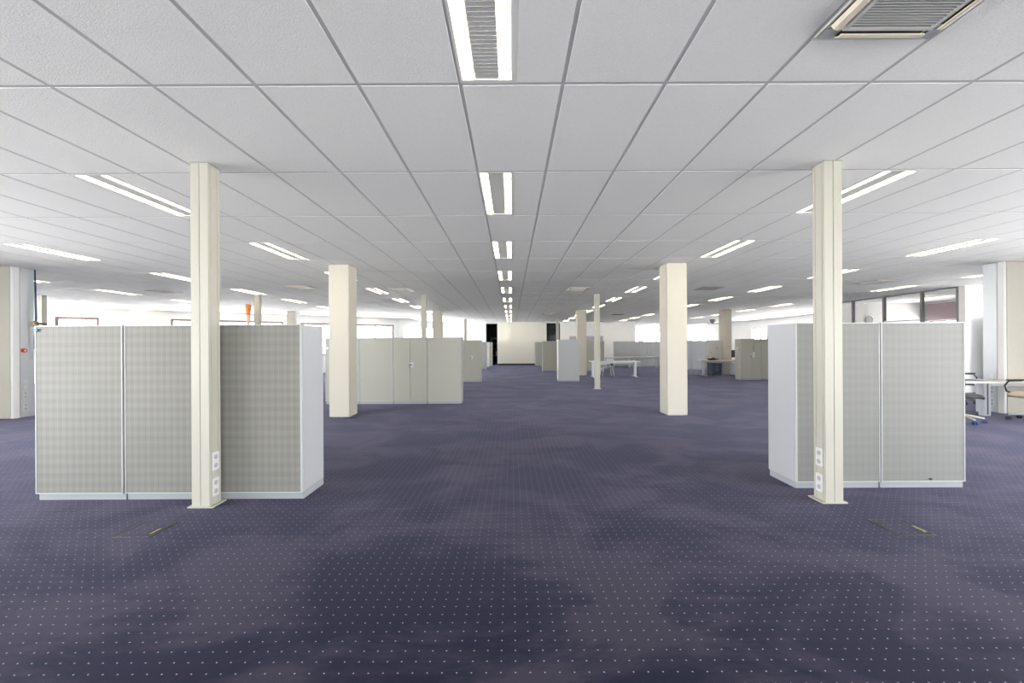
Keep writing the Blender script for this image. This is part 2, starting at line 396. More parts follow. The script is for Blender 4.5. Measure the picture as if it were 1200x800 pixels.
for n in range(int((XL - GX) / W_) - 1, int((XR - GX) / W_) + 1):
    for r in range(int((YB - GY) / L_) - 1, int((YD - GY) / L_) + 1):
        x0, y0 = GX + n * W_, GY + r * L_; x1, y1 = x0 + W_, y0 + L_
        x0c, x1c, y0c, y1c = max(x0, XL), min(x1, XR), max(y0, YB), min(y1, YD)
        if y0c < YN:
            x0c, x1c = max(x0c, NL), min(x1c, NR)
        if x1c - x0c < .05 or y1c - y0c < .05: continue
        cx, cy = (x0c + x1c) / 2, (y0c + y1c) / 2
        if min(y_end(x0c), y_end(x1c), y_end(cx)) < y0c: continue
        if (n, r) in FIX: cells.append((x0 + .33, x1, y0, y1)); continue
        if (n, r) in CAS:
            c = CAS[(n, r)]
            if c - y0 > .06: cells.append((x0, x1, y0, c))
            if y1 - c - .625 > .06: cells.append((x0, x1, c + .625, y1))
            continue
        cells.append((x0c, x1c, y0c, min(y1c, YF) if cx < 8.6 else y1c))
def area(c):
    x0, x1, y0, y1 = c
    if y1 < .3: return 0
    y0 = max(y0, .3); P = [project(x, y, CZ) for x, y in ((x0, y0), (x1, y0), (x1, y1), (x0, y1))]
    P = [(min(max(a, 0), 1200), min(max(b, 0), 800)) for a, b in P]
    return abs(sum(P[i][0] * P[(i + 1) % 4][1] - P[(i + 1) % 4][0] * P[i][1] for i in range(4))) / 2
cells = [c for c in cells if c[3] - c[2] > .02]
cells.sort(key=area, reverse=True)
def tile_mb(x0, x1, y0, y1, mb=None):
    mb = mb or MB(); g = .0105; z0, z1 = CZ - .002, CZ + .016
    b = len(mb.v); h = .004
    mb.v += [(x0 + g, y0 + g, z1), (x1 - g, y0 + g, z1), (x1 - g, y1 - g, z1), (x0 + g, y1 - g, z1)]
    mb.v += [(x0 + g, y0 + g, z0 + h), (x1 - g, y0 + g, z0 + h), (x1 - g, y1 - g, z0 + h), (x0 + g, y1 - g, z0 + h)]
    g2 = g + h
    mb.v += [(x0 + g2, y0 + g2, z0), (x1 - g2, y0 + g2, z0), (x1 - g2, y1 - g2, z0), (x0 + g2, y1 - g2, z0)]
    mb.f.append(tuple(b + i for i in (0, 1, 2, 3)))
    mb.f.append(tuple(b + i for i in (11, 10, 9, 8)))
    for k in (0, 4):
        for i in range(4):
            j = (i + 1) % 4; mb.f.append((b + k + i, b + k + 4 + i, b + k + 4 + j, b + k + j))
    mb.sm += [False] * 10
    return mb
cache = {}
for c in cells[:296]:
    x0, x1, y0, y1 = c; key = (round(x1 - x0, 3), round(y1 - y0, 3))
    if key not in cache:
        o = tile_mb(0, x1 - x0, 0, y1 - y0).build('ceiling_tile', TILE, ceiling, loc=(x0, y0, 0)); cache[key] = o.data
    else: share('ceiling_tile', cache[key], ceiling, (x0, y0, 0))
mb = MB()
for c in cells[296:]: tile_mb(*c, mb)
o = mb.build('ceiling_tile', TILE, ceiling); o['kind'] = 'stuff'
bm = bmesh.new(); bm.from_mesh(o.data)      # trim against the slanting wall
d = (A1 - A0).normalized(); nrm = Vector((d.y, -d.x, 0)) if (Vector((d.y, -d.x)).dot(Vector((0, 1))) > 0) else Vector((-d.y, d.x, 0))
bmesh.ops.bisect_plane(bm, geom=bm.verts[:] + bm.edges[:] + bm.faces[:], plane_co=(A0.x, A0.y, 0), plane_no=nrm, clear_outer=False)
bmesh.ops.delete(bm, geom=[f for f in bm.faces if f.calc_center_median().x < -6.5 and (f.calc_center_median() - Vector((A0.x, A0.y, 0))).dot(nrm) > 0], context='FACES')
bm.to_mesh(o.data); bm.free()
# runners
for n in range(int((XL - GX) / W_), int((XR - GX) / W_) + 1):
    x = GX + n * W_
    if XL < x < XR: B(x - .012, x + .012, YB if NL < x < NR else YN, min(y_end(x), YD) - .005, CZ, CZ + .03).build('main_runner', TBAR, ceiling)
for r in range(int((YB - GY) / L_), int((YD - GY) / L_) + 1):
    y = GY + r * L_
    if YB < y < YD: B(x_min(y) + .01, x_max(y), y - .012, y + .012, CZ + .0005, CZ + .0295).build('cross_runner', TBAR, ceiling)

# ------------------------------------------------------------------ luminaires
ORD = ['nearest', 'second', 'third', 'fourth', 'fifth', 'sixth', 'seventh', 'eighth', 'ninth', 'tenth', 'eleventh', 'twelfth', 'thirteenth', 'fourteenth', 'fifteenth']
ROWN = {0: 'the centre line of lights', -6: 'the first line left of centre', -12: 'the second line left of centre', -18: 'the third line left of centre', -24: 'the fourth line left of centre', -30: 'the fifth line left of centre',
        6: 'the first line right of centre', 12: 'the second line right of centre', 18: 'the third line right of centre', 24: 'the fourth line right of centre'}
fm = {}
def fixture(loc, label, group):
    t = thing('ceiling_light', label, 'ceiling light', loc, 0, group)
    if not fm:
        w, l = .325, 1.232
        fm['frame'] = MB().box(0, w, 0, .03, -.002, .05).box(0, w, l - .03, l, -.002, .05).box(0, .016, .03, l - .03, -.002, .05).box(w - .016, w + .014, 0, l, -.002, .05).box(0, w, 0, l, .05, .06).build('frame', LAMPFR).data
        fm['tube_cover'] = B(-.031, .031, .034, l - .034, .007, .024).build('tube_cover', LAMP, bev=.004).data
        m = B(.092, w - .092, .032, l - .032, .006, .03)
        for i in range(38): m.box(.095, w - .095, .05 + i * .03, .052 + i * .03, .0045, .006)
        fm['louvre'] = m.build('louvre', LOUVRE).data
        for o in list(COL.objects):
            if o.name.split('.')[0] in ('frame', 'tube_cover', 'louvre') and o.parent is None: bpy.data.objects.remove(o)
    share('frame', fm['frame'], t); share('tube_cover', fm['tube_cover'], t, (.054, 0, 0)); share('tube_cover', fm['tube_cover'], t, (.325 - .054, 0, 0)); share('louvre', fm['louvre'], t)
cnt = {}
for (n, r) in sorted(FIX, key=lambda a: (a[0], a[1])):
    x0, y0 = GX + n * W_ + .002, GY + r * L_ + .009
    vis = y0 > 1 and any(0 < project(x0 + a, y0 + b, CZ)[0] < 1200 and project(x0 + a, y0 + b, CZ)[1] > 0 for a in (0, .3) for b in (0, 1.2))
    if vis:
        k = cnt.get(n, 0); cnt[n] = k + 1
        lab = 'recessed twin-tube ceiling light, %s from the camera in %s' % (ORD[k], ROWN[n])
        if k == 0: lab = 'recessed twin-tube ceiling light, the nearest of %s' % ROWN[n]
        fixture((x0, y0, CZ), lab, 'recessed twin-tube ceiling lights')
    else: fixture((x0, y0, CZ), 'recessed twin-tube ceiling light outside the picture', 'ceiling lights out of view')

# ------------------------------------------------------------------ cassettes and grilles
def cassette(n, r, label, detail=True):
    x0, y0 = GX + n * W_ + .004, CAS[(n, r)] + .004; s = .617
    t = thing('air_conditioning_cassette', label, 'air conditioner', (x0, y0, CZ), 0, 'air conditioning cassettes in the ceiling')
    z = -.03
    MB().box(0, s, 0, s, -.008, .05).build('cover_plate', CASS, t, bev=.006)
    rim = MB(); a, b = .085, s - .085
    for q in ((a, b, a, a + .02), (a, b, b - .02, b), (a, a + .02, a + .02, b - .02), (b - .02, b, a + .02, b - .02)): rim.box(q[0], q[1], q[2], q[3], z, -.008)
    rim.build('grille_frame', CASS, t)
    B(a + .02, b - .02, a + .02, b - .02, -.0095, -.0085).build('backing', CASSD, t)
    sl = B(a + .02, b - .02, 0, .006, z, z + .010).build('slat', EDGE, t).data
    first = True; N = 25 if detail else 9
    for i in range(N):
        y = a + .026 + i * (b - a - .052) / N
        if first:
            o = [c for c in t.children if c.name.startswith('slat')][0]; o.location = (0, y, 0); first = False
        else: share('slat', sl, t, (0, y, 0))
    for i in (1, 2): B(a + .02 + i * (b - a) / 3.2, a + .026 + i * (b - a) / 3.2, a + .02, b - .02, z + .013, z + .018).build('cross_bar', CASS, t)
    for k in range(4):
        h = sempty  # local rotation about the centre
        R = Matrix.Translation((s / 2, s / 2, 0)) @ Matrix.Rotation(k * PI / 2, 4, 'Z') @ Matrix.Translation((-s / 2, -s / 2, 0))
        m = MB(); m.box(.10, s - .10, .016, .070, -.0095, -.0075); o = m.build('outlet', CASSD, t); o.matrix_local = R
        # curved flap tilted open
        pts = [(.022, -.012), (.035, -.030), (.052, -.036), (.066, -.034), (.066, -.029), (.050, -.030), (.036, -.024), (.026, -.010)]
        Mx = Matrix(((0, 0, 1, 0), (1, 0, 0, 0), (0, 1, 0, 0), (0, 0, 0, 1)))
        m = MB().prism(pts, .095, s - .095, Mx); o = m.build('flap', FLAP, t); o.matrix_local = R
        m = MB().box(.012, .082, .012, .082, -.016, -.008); o = m.build('corner_block', CASSBLK, t, bev=.004); o.matrix_local = R
CLAB = ['large grey air conditioning cassette with open cream flaps at the top right',
        'air conditioning cassette in the ceiling left of the front left white column',
        'small-looking air conditioning cassette right of the front left white column, before the short light pair',
        'rectangular-looking air conditioning cassette in the ceiling left of the front right white column',
        'air conditioning cassette far down the hall, just right of the centre lights',
        'air conditioning cassette in the ceiling above the right perforated cabinets, by the glazed office']
for i, (n, y) in enumerate(cassettes): cassette(n, row_of(y + .3), CLAB[i], i == 0)
GLAB = ['dark brown-grey ceiling grille beside the near left cream power column',
        'large brown-grey ceiling grille right of the front right white column',
        'small brown-grey ceiling grille right of the thin far cream column',
        'dim brown-grey ceiling grille far back left of the thin cream column']
for i, (n, y) in enumerate(grilles):
    r = row_of(y + .3); x0, y0 = GX + n * W_ + .004, CAS[(n, r)] + .004
    t = thing('ceiling_grille', GLAB[i], 'vent', (x0, y0, CZ), 0, 'square brown-grey ceiling grilles')
    MB().box(0, .617, 0, .02, -.008, .03).box(0, .617, .597, .617, -.008, .03).box(0, .02, .02, .597, -.008, .03).box(.597, .617, .02, .597, -.008, .03).build('frame', VENTBR, t)
    B(.02, .597, .02, .597, .01, .03).build('backing', CASSD, t)
    s0 = B(.02, .597, 0, .028, -.006, .0).build('slat', VENTBR, t, loc=(0, .024, 0))
    for k in range(1, 14): share('slat', s0.data, t, (0, .024 + k * .041, 0))

# ------------------------------------------------------------------ thin power columns
def sockets(parent, x, y, zs, face, w=.08):
    """double socket plates on a side face; face = +1 faces +X, -1 faces -X"""
    for z in zs:
        xa, xb = (x, x + .008 * face) if face > 0 else (x + .008 * face, x)
        p = B(xa, xb, y - w / 2, y + w / 2, z - .078, z + .078).build('socket_plate', SOCK, parent, bev=.002)
        for dz in (-.037, .037):
            xo = x + .008 * face
            q = MB().tube([(xo, y, z + dz), (xo + .003 * face, y, z + dz)], .021, 20).tube([(xo + .003 * face, y - .008, z + dz), (xo + .0035 * face, y - .008, z + dz)], .004, 8)
            s = q.build('socket', SOCKIN, p)
def power_column(xc, yc, label, w=.15, d=.14, sock=0, detail=False):
    t = thing('power_column', label, 'column', (xc, yc, 0), 0, 'thin cream power columns')
    g = .003; gd = .006; hw, hd = w / 2, d / 2
    # profile with a groove down the front and back faces and two on each side
    poly = [(-hw, -hd), (-g, -hd), (-g, -hd + gd), (g, -hd + gd), (g, -hd), (hw, -hd),
            (hw, -hd + .028), (hw - gd, -hd + .028), (hw - gd, -hd + .033), (hw, -hd + .033),
            (hw, hd - .033), (hw - gd, hd - .033), (hw - gd, hd - .028), (hw, hd - .028),
            (hw, hd), (g, hd), (g, hd - gd), (-g, hd - gd), (-g, hd), (-hw, hd),
            (-hw, hd - .028), (-hw + gd, hd - .028), (-hw + gd, hd - .033), (-hw, hd - .033),
            (-hw, -hd + .033), (-hw + gd, -hd + .033), (-hw + gd, -hd + .028), (-hw, -hd + .028)]
    MB().prism(poly, .012, CZ - .004).build('profile', POWER, t)
    MB().box(-hw - .035, hw + .035, -hd - .012, hd + .03, 0, .012).build('base_plate', POWER, t, bev=.003)
    MB().box(-hw - .004, hw + .004, -hd - .004, hd + .004, CZ - .012, CZ - .004).build('collar', POWERGROOVE, t)
    if sock:
        sockets(t, sock * hw, 0, (.16, .385), sock)
power_column(-2.685, 3.575, 'thin cream power column before the near left perforated cabinets', sock=1)
power_column(2.795, 3.60, 'thin cream power column before the near right perforated cabinets', sock=-1)
power_column(-2.75, 12.8, 'thin cream column rising behind the second row of left cabinets')
power_column(2.69, 12.8, 'thin cream column on the open floor before the empty desks')
power_column(-2.78, 24.6, 'distant thin column left of the dark left doorway')
power_column(2.78, 24.6, 'distant thin column crossing the navy right doorway')
power_column(-7.85, 12.6, 'thin cream column right of the orange post behind the near left cabinets')
power_column(-14.3, 12.4, 'thin column at far left beside the lavender window')

# ------------------------------------------------------------------ fat columns
def column(xc, yc, label, chan=0, sock=False, w=.40):
    t = thing('square_column', label, 'column', (xc, yc, 0), 0, 'square white structural columns')
    h = w / 2
    B(-h, h, -h, h, 0, CZ - .004).build('shaft', COLUMN, t, bev=.012)
    if chan:
        s = chan; x0, x1 = sorted((s * h, s * (h + .05)))
        B(x0, x1, -h + .0, -h + .11, .0, CZ - .006).build('edge_strip', WALL, t, bev=.003)
        x0, x1 = sorted((s * h, s * (h + .035)))
        B(x0, x1, -h + .13, h - .03, .0, CZ - .006).build('cable_channel', ALU, t, bev=.003)
        if sock: sockets(t, s * (h + .035), .01, (.20, .44), s); 
        if sock:
            for z in (.60, .72):
                xa, xb = sorted((s * (h + .035), s * (h + .043)))
                B(xa, xb, -.03, .05, z - .035, z + .035).build('socket_plate', SOCK, t)
    return t
column(-3.37, 8.15, 'square white column at front left, the first after the near left cabinets')
column(3.235, 8.15, 'square white column at front right, standing free on the open carpet')
column(-9.99, 8.15, 'square column cut by the left picture edge with sockets in a grey channel', chan=1, sock=True)
column(9.87, 8.15, 'square column near the right picture edge behind the desk', chan=-1, sock=True)
column(-3.40, 18.75, 'square white column rising behind the second row of left cabinets', w=.40)
column(3.22, 18.8, 'square white column behind the single end-on grey cabinet', w=.42)
column(9.87, 18.8, 'square white column behind the desk with the monitor')
column(-9.96, 18.6, 'square column behind the right end of the near left cabinets', chan=1)
column(-15.5, 16.9, 'square column behind the near left cabinets, against the slanting window wall')

# ------------------------------------------------------------------ cabinets
def handle(door, x, y, z):
    h = MB().box(x - .03, x + .05, y - .006, y - .0005, z - .06, z + .06).build('handle', ALU, door, bev=.002)
    h.data.materials.append(GAP)
    MB().box(x - .045, x + .02, y - .022, y - .007, z - .012, z + .012).box(x - .045, x - .028, y - .022, y - .0065, z - .07, z + .012).build('lever', GAP, door)
def cabinet(x0, y0, label, w=.80, d=.42, face='panel', group=None, H=1.585, body=None, m=None, lock=False, cat='cabinet'):
    t = thing('storage_cabinet', label, cat, (x0, y0, 0), 0, group)
    body = body or CABW; pz = .064
    B(.001, w - .001, .02, d, pz + .002, H - .002).build('body', body, t, bev=.002)
    B(.012, w - .002, .028, d - .004, 0, pz).build('plinth', PLINTH, t)
    if face == 'panel':
        fr = .008; g = .009 if (m or PERF) is PERF else .006
        p = B(g + fr, w - g - fr, .003, .02, pz + fr, H - fr).build('perforated_panel', m or PERF, t)
        MB().box(g, w - g, 0, .02, pz, pz + fr).box(g, w - g, 0, .02, H - fr, H).box(g, g + fr, 0, .02, pz + fr, H - fr).box(w - g - fr, w - g, 0, .02, pz + fr, H - fr).build('panel_edge', EDGE, t)
    elif face == 'back':
        B(.022, w - .022, .008, .019, pz + .022, H - .022).build('back_panel', m or CABD, t)
        MB().box(.004, w - .004, .003, .019, pz + .003, pz + .022).box(.004, w - .004, .003, .019, H - .022, H - .003).box(.004, .022, .003, .019, pz + .022, H - .022).box(w - .022, w - .004, .003, .019, pz + .022, H - .022).build('panel_edge', CABW if body is CABD else EDGE, t)
    elif face == 'doors':
        for i in (0, 1):
            a, b = (.004, w / 2 - .002) if i == 0 else (w / 2 + .002, w - .004)
            dr = B(a, b, .0, .02, pz + .003, H - .003).build('door', m or CABD, t, bev=.002)
            if i: handle(dr, w / 2 + .03, 0, .93)
    if lock:
        MB().tube([(.06, .0, 1.34), (.06, -.02, 1.34)], .022, 14).build('lock', ALU, t)
    return t
G1 = 'perforated grey cabinets at the near left'; G2 = 'perforated grey cabinets at the near right'
for i, l in enumerate(('leftmost perforated grey cabinet at the near left, with a teal dot on its top corner',
                       'perforated grey cabinet partly behind the near left cream power column, middle of three',
                       'perforated grey cabinet with its plain right side showing, right of the near left power column')):
    c = cabinet(-4.32 + i * .808, 3.68, l, w=.806, face='panel', group=G1)
    if i < 2: B(.798, .816, .010, .0195, .066, 1.583).build('gap_strip', GAP, c)
    if i == 0: MB().tube([(.03, -.001, 1.545), (.03, -.012, 1.545)], .014, 16).build('teal_magnet', TEAL, c)['label'] = 'round teal magnet'
for i, l in enumerate(('perforated grey cabinet with its plain left side showing, behind the near right power column',
                       'rightmost perforated grey cabinet at the near right, beside the desks')):
    c = cabinet(2.71 + i * .812, 3.885, l, w=.810, d=.42, face='panel', group=G2, m=PERF2)
    if i == 1: MB().tube([(.47, -.001, .09), (.47, -.008, .09)], .010, 12).build('lock', DARK, c)
    else: B(.8045, .8175, .010, .0195, .066, 1.583).build('gap_strip', GAP, c)
G3 = 'grey-green cabinets in the second left row'
cabinet(-4.44, 9.69, 'grey-green cabinet mostly hidden behind the front left white column', w=.808, face='back', group=G3, body=CABD, lock=True)
cabinet(-3.63, 9.69, 'plain grey-green cabinet directly right of the front left white column', w=.808, face='back', group=G3, body=CABD)
cabinet(-2.82, 9.69, 'grey-green double-door cabinet with a handle in the second left row', w=.808, face='doors', group=G3, body=CABD)
cabinet(-2.01, 9.69, 'plain grey-green cabinet at the aisle end of the second left row', w=.808, face='back', group=G3, body=CABD)
cabinet(-1.95, 15.4, 'grey-green double-door cabinet on the left of the aisle, third row back', face='doors', body=CABD)
cabinet(-2.25, 23.4, 'pale grey cabinet far back left of the aisle, before the dark doorway', face='back', body=CABW, m=CABW)
cabinet(-2.19, 25.2, 'white-sided cabinet far back left, between two grey ones', face='doors', body=CABWHITE, m=CABWHITE)
cabinet(-2.08, 27.1, 'grey-green cabinet farthest back on the left, touching the dark doorway', face='back', body=CABD)
cabinet(1.56, 27.0, 'grey cabinet farthest back on the right, against the cream end wall', face='back', body=CABW)
cabinet(1.60, 21.1, 'grey cabinet behind and left of the end-on cabinet right of the aisle', face='back', body=CABW)
cabinet(1.76, 15.4, 'single pale grey cabinet with a white left edge right of the aisle', w=.807, face='back', body=CABWHITE, m=CABW)
G4 = 'grey-green cabinets behind the empty desks'
cabinet(3.30, 21.5, 'grey-green cabinet partly behind the square column, left of the thin column', face='back', group=G4, body=CABD)
cabinet(4.10, 21.5, 'grey-green cabinet crossed by the thin cream column before the desks', face='back', group=G4, body=CABD)
G5 = 'row of pale grey cabinets behind the rear desks'
L5 = ['leftmost pale double-door cabinet in the row behind the rear desks, dark-edged', 'second plain pale cabinet from the left in the row behind the rear desks',
      'third pale cabinet from the left behind the rear desks, with a handle', 'pale cabinet behind the rear desks, next to the front right white column']
for i in range(4): cabinet(6.40 + i * .8, 25.2, L5[i], face='doors' if i % 2 == 0 else 'back', group=G5, body=CABW, m=CABW)
cabinet(9.03, 22.2, 'pale cabinet mostly hidden behind the front right white column', face='back', body=CABW, m=CABW)
cabinet(9.84, 22.2, 'pale cabinet just right of the front right white column, left of the monitor desk', face='back', body=CABW, m=CABW)
c = cabinet(8.84, 15.7, 'grey-green double-door cabinet with a round lock and hanging white tag, right of the monitor desk', face='doors', body=CABD, d=.42)
MB().tube([(0, .22, 1.22), (-.02, .22, 1.22)], .05, 18).build('lock', ALU, c)
cabinet(9.645, 15.7, 'grey-green cabinet peeking out left of the near right perforated cabinets', face='back', body=CABD)
cb = thing('hanging_cable', 'thin dark cable draped over the grey-green cabinet with a white tag', 'cable', (9.30, 15.69, 1.6))
pts = [(.62, .02, -.005), (.50, -.012, -.03), (.38, -.012, -.09), (.22, -.012, -.15), (.06, -.012, -.16), (.03, -.012, -.3), (.03, -.012, -.52)]
MB().tube(pts, .006, 6).build('cable', GAP, cb)
B(.0, .06, -.022, -.008, -.72, -.52).build('tag', SOCK, cb)['label'] = 'white tag'

# ------------------------------------------------------------------ desks
def desk(x0, y0, w, d, label, h=.68, group=None, round_end=False, legm=ALU, c_leg=False):
    t = thing('desk', label, 'desk', (x0, y0, 0), 0, group)
    if round_end:
        poly = [(.0, .12), (.35, .10), (.80, -.22), (1.25, -.38), (w, -.38), (w, d), (0, d)]
        MB().prism(poly, h - .026, h).build('tabletop', DESK, t, bev=.004)
    else: B(0, w, 0, d, h - .026, h).build('tabletop', DESK, t, bev=.004)
    B(.10, w - .10, d * .5 - .03, d * .5 + .03, h - .09, h - .027).build('beam', legm, t)
    for x in (.12, w - .12):
        lg = MB().box(x - .045, x + .045, d * .5 - .06, d * .5 + .06, .035, h - .027)
        o = lg.build('leg', legm, t, bev=.006)
        B(x - .035, x + .035, .05, d - .05, 0, .034).build('foot', legm, o, bev=.006)
    return t
G6 = 'empty pale desks in the middle distance'
desk(3.37, 17.1, 2.05, .8, 'nearest empty pale desk, right of the thin cream column', group=G6)
desk(5.35, 23.3, 1.62, .8, 'rear left empty desk before the row of pale cabinets', group=G6)
desk(7.0, 23.3, 1.62, .8, 'rear right empty desk running behind the front right white column', group=G6)
desk(8.35, 17.6, 1.9, .8, 'desk with a monitor and clutter left of the grey-green cabinet')
# right-hand work desk (built around the edge of the photo)
def right_desk():
    t = thing('desk', 'large pale work desk with a curved edge right of the near right cabinets', 'desk', (8.0, 7.1, 0))
    h = .655
    poly = [(-.15, .62), (.35, .56), (.62, .50), (.95, .46), (1.3, .46), (2.4, .46), (2.4, .80), (1.55, .80), (1.5, 1.15), (-.15, 1.15)]
    MB().prism(poly, h - .028, h).build('tabletop', DESK, t, bev=.004)
    o = B(.93, 1.07, .60, .70, 0, h - .029).build('leg', ALU, t, bev=.01)
    B(.988, 1.012, .594, .6, .03, h - .03).build('cable_cover', GAP, o)
    B(1.36, 1.46, 1.02, 1.12, 0, h - .029).build('leg', ALU, t, bev=.01)
    B(2.22, 2.32, .6, .7, 0, h - .029).build('leg', ALU, t, bev=.01)
    B(.0, 1.36, 1.03, 1.09, h - .085, h - .029).build('beam', ALU, t)
    B(1.07, 2.22, .60, .64, h - .085, h - .029).build('beam', ALU, t)
right_desk()
tag(B(13.0, 14.9, 11.05, 11.10, 0, 2.10).build('partition_screen', SCREEN, bev=.01), 'tall blue-grey partition screen left of the right edge column', 'screen')
tag(B(8.6, 9.1, 7.85, 8.1, .656, .664).build('desk_pad', GAP, bev=.002), 'flat dark pad lying on the curved desk by the near right cabinets', 'desk pad')

# ------------------------------------------------------------------ chairs
def office_chair(loc, rz, label, seatm, basem, castm, padm=DARK, arms=True):
    t = thing('office_chair', label, 'chair', loc, rz, 'office chairs on five-star bases')
    for k in range(5):
        a = 2 * PI * k / 5 + .3; cx, cy = .29 * math.cos(a), .29 * math.sin(a)
        lg = MB().tube([(0, 0, .13), (cx * .5, cy * .5, .11), (cx, cy, .085)], [.026, .02, .015], 8).build('leg', basem, t)
        c = MB(); s = Matrix.Rotation(a, 4, 'Z')
        for q in (-1, 1):
            p0 = Vector((cx, cy, .03)) + s @ Vector((0, q * .008, 0)); p1 = Vector((cx, cy, .03)) + s @ Vector((0, q * .028, 0))
            c.tube([p0, p1], .03, 14)
        c.build('caster', castm, lg)
    MB().tube([(0, 0, .11), (0, 0, .26), (0, 0, .261), (0, 0, .40)], [.028, .028, .016, .016], 12).build('gas_lift', DARK, t)
    B(-.12, .12, -.10, .10, .40, .435).build('mechanism', DARK, t, bev=.008)
    # padded seat, grid surface with a waterfall front (chair faces -Y)
    def pad(f, nu, nv, th):
        m = MB(); g = []
        for side in (0, 1):
            for i in range(nu + 1):
                for j in range(nv + 1): g.append(f(i / nu, j / nv, side))
        m.v = [tuple(p) for p in g]; K = (nu + 1) * (nv + 1)
        for i in range(nu):
            for j in range(nv):
                a = i * (nv + 1) + j; b_ = a + nv + 1
                m.f += [(a, b_, b_ + 1, a + 1), (K + a, K + a + 1, K + b_ + 1, K + b_)]; m.sm += [True, True]
        rim = [i * (nv + 1) for i in range(nu + 1)] + [nu * (nv + 1) + j for j in range(1, nv + 1)] + [i * (nv + 1) + nv for i in range(nu - 1, -1, -1)] + [j for j in range(nv - 1, 0, -1)]
        for a, b_ in zip(rim, rim[1:] + rim[:1]): m.f.append((a, b_, K + b_, K + a)); m.sm.append(True)
        return m
    def seat(u, v, s):
        x = (u - .5) * .48; y = (v - .5) * .48; e_ = 1 - max(abs(u - .5), abs(v - .5)) ** 6 * 40
        x *= 1 - .18 * (abs(v - .5) * 2) ** 4; y *= 1 - .12 * (abs(u - .5) * 2) ** 4
        dip = -.035 * max(0, .25 - v) * 4
        return (x, y, .475 + dip + (.035 * max(.1, e_) if s else -.03))
    pad(seat, 10, 10, 0).build('seat', seatm, t)
    def back(u, v, s):
        x = (u - .5) * (.44 - .08 * v); z = .56 + v * .50; y = .25 + .06 * v - .05 * math.sin(v * PI) + .05 * ((u - .5) * 2) ** 2 * -1
        x *= 1 - .15 * (abs(v - .5) * 2) ** 5
        return (x, y + (.0 if s else .045), z)
    pad(back, 10, 10, 0).build('backrest', seatm, t)
    MB().tube([(0, .08, .42), (0, .24, .43), (0, .30, .52), (0, .295, .75)], .018, 8).build('back_bar', DARK, t)
    for q in ((-1, 1) if arms else ()):
        x = q * .275
        MB().tube([(q * .12, .02, .43), (x, .02, .45), (x, -.14, .50), (x, -.17, .60), (x, -.10, .685), (x, .14, .69)], .014, 8).build('arm_support', padm, t)
        MB().box(x - .035, x + .035, -.13, .17, .69, .715).build('armrest', padm, t, bev=.01)
    return t
office_chair((9.20, 7.18, 0), PI / 2 * 1.0 + PI, 'tan-seated office chair with black looped arms cut by the right picture edge', CHSEAT, ALU, DARK)
office_chair((7.88, 7.15, 0), PI / 2 + .1, 'office chair mostly hidden behind the near right cabinets, blue casters showing', DARK, POWER, BLUE, arms=False)
office_chair((10.28, 9.42, 0), PI / 2, 'dark office chair behind the curved desk, only its armrest showing', DARK, DARK, DARK)
office_chair((10.15, 17.1, 0), .5, 'black-armed office chair at the monitor desk beside the grey-green cabinet', CHSEAT, DARK, DARK)
v = thing('visitor_chair', 'white-legged visitor chair pushed under the nearest empty desk', 'chair', (4.15, 17.75, 0))
B(-.22, .22, -.22, .22, .43, .46).build('seat', CASS, v, bev=.01)
for a, b_ in ((-.2, -.2), (.2, -.2), (-.2, .2), (.2, .2)): MB().tube([(a, b_, .43), (a * 1.25, b_ * 1.25, 0)], .013, 8).build('leg', SOCK, v)
MB().tube([(-.2, .2, .44), (-.2, .26, .62)], .012, 8).tube([(.2, .2, .44), (.2, .26, .62)], .012, 8).build('back_frame', SOCK, v)
MB().box(-.22, .22, .25, .275, .50, .64).build('backrest', CASS, v, bev=.008)

# desk clutter at the monitor desk
mn = thing('monitor', 'black flat monitor on the desk left of the grey-green cabinet', 'monitor', (9.93, 17.95, .68))
B(-.12, .12, -.10, .10, 0, .012).build('base', DARK, mn, bev=.003); B(-.02, .02, -.01, .015, .012, .14).build('neck', DARK, mn)
s = B(-.24, .24, -.025, .005, .12, .44).build('screen', DARK, mn, bev=.004)
ph = thing('desk_phone', 'black desk phone on the monitor desk', 'phone', (9.05, 17.95, .68))
MB().prism([(0, 0), (.24, 0), (.24, .07), (0, .03)], -.11, .11, Matrix(((0, 0, 1, 0), (1, 0, 0, 0), (0, 1, 0, 0), (0, 0, 0, 1)))).build('body', DARK, ph)
MB().tube([(-.08, .03, .06), (-.08, .06, .085), (-.08, .18, .10), (-.08, .21, .08)], [.025, .018, .018, .025], 8).build('handset', DARK, ph)
tag(MB().box(8.72, 8.9, 17.92, 18.12, .68, .76).build('file_tray', DARK, bev=.005), 'small black letter tray left of the desk phone', 'tray')
tag(B(8.95, 9.4, 17.66, 17.86, .6805, .70).build('keyboard', DKTOP, bev=.004), 'pale keyboard in front of the desk phone', 'keyboard')
wb = thing('pin_board', 'white board with small dark notes standing behind the monitor desk', 'board', (8.95, 18.75, 0))
B(-.02, .86, 0, .03, .35, 1.56).build('panel', SOCK, wb, bev=.004)
MB().tube([(0, .015, 0), (0, .015, 1.58)], .014, 8).tube([(.84, .015, 0), (.84, .015, 1.58)], .014, 8).build('post', ALU, wb)
for k in range(9): B(0, .06, -.005, 0, 0, .03).build('note', CASS if k % 3 else RED, wb, loc=(.08 + (k * 37 % 70) / 100, 0, .8 + (k * 53 % 60) / 100))
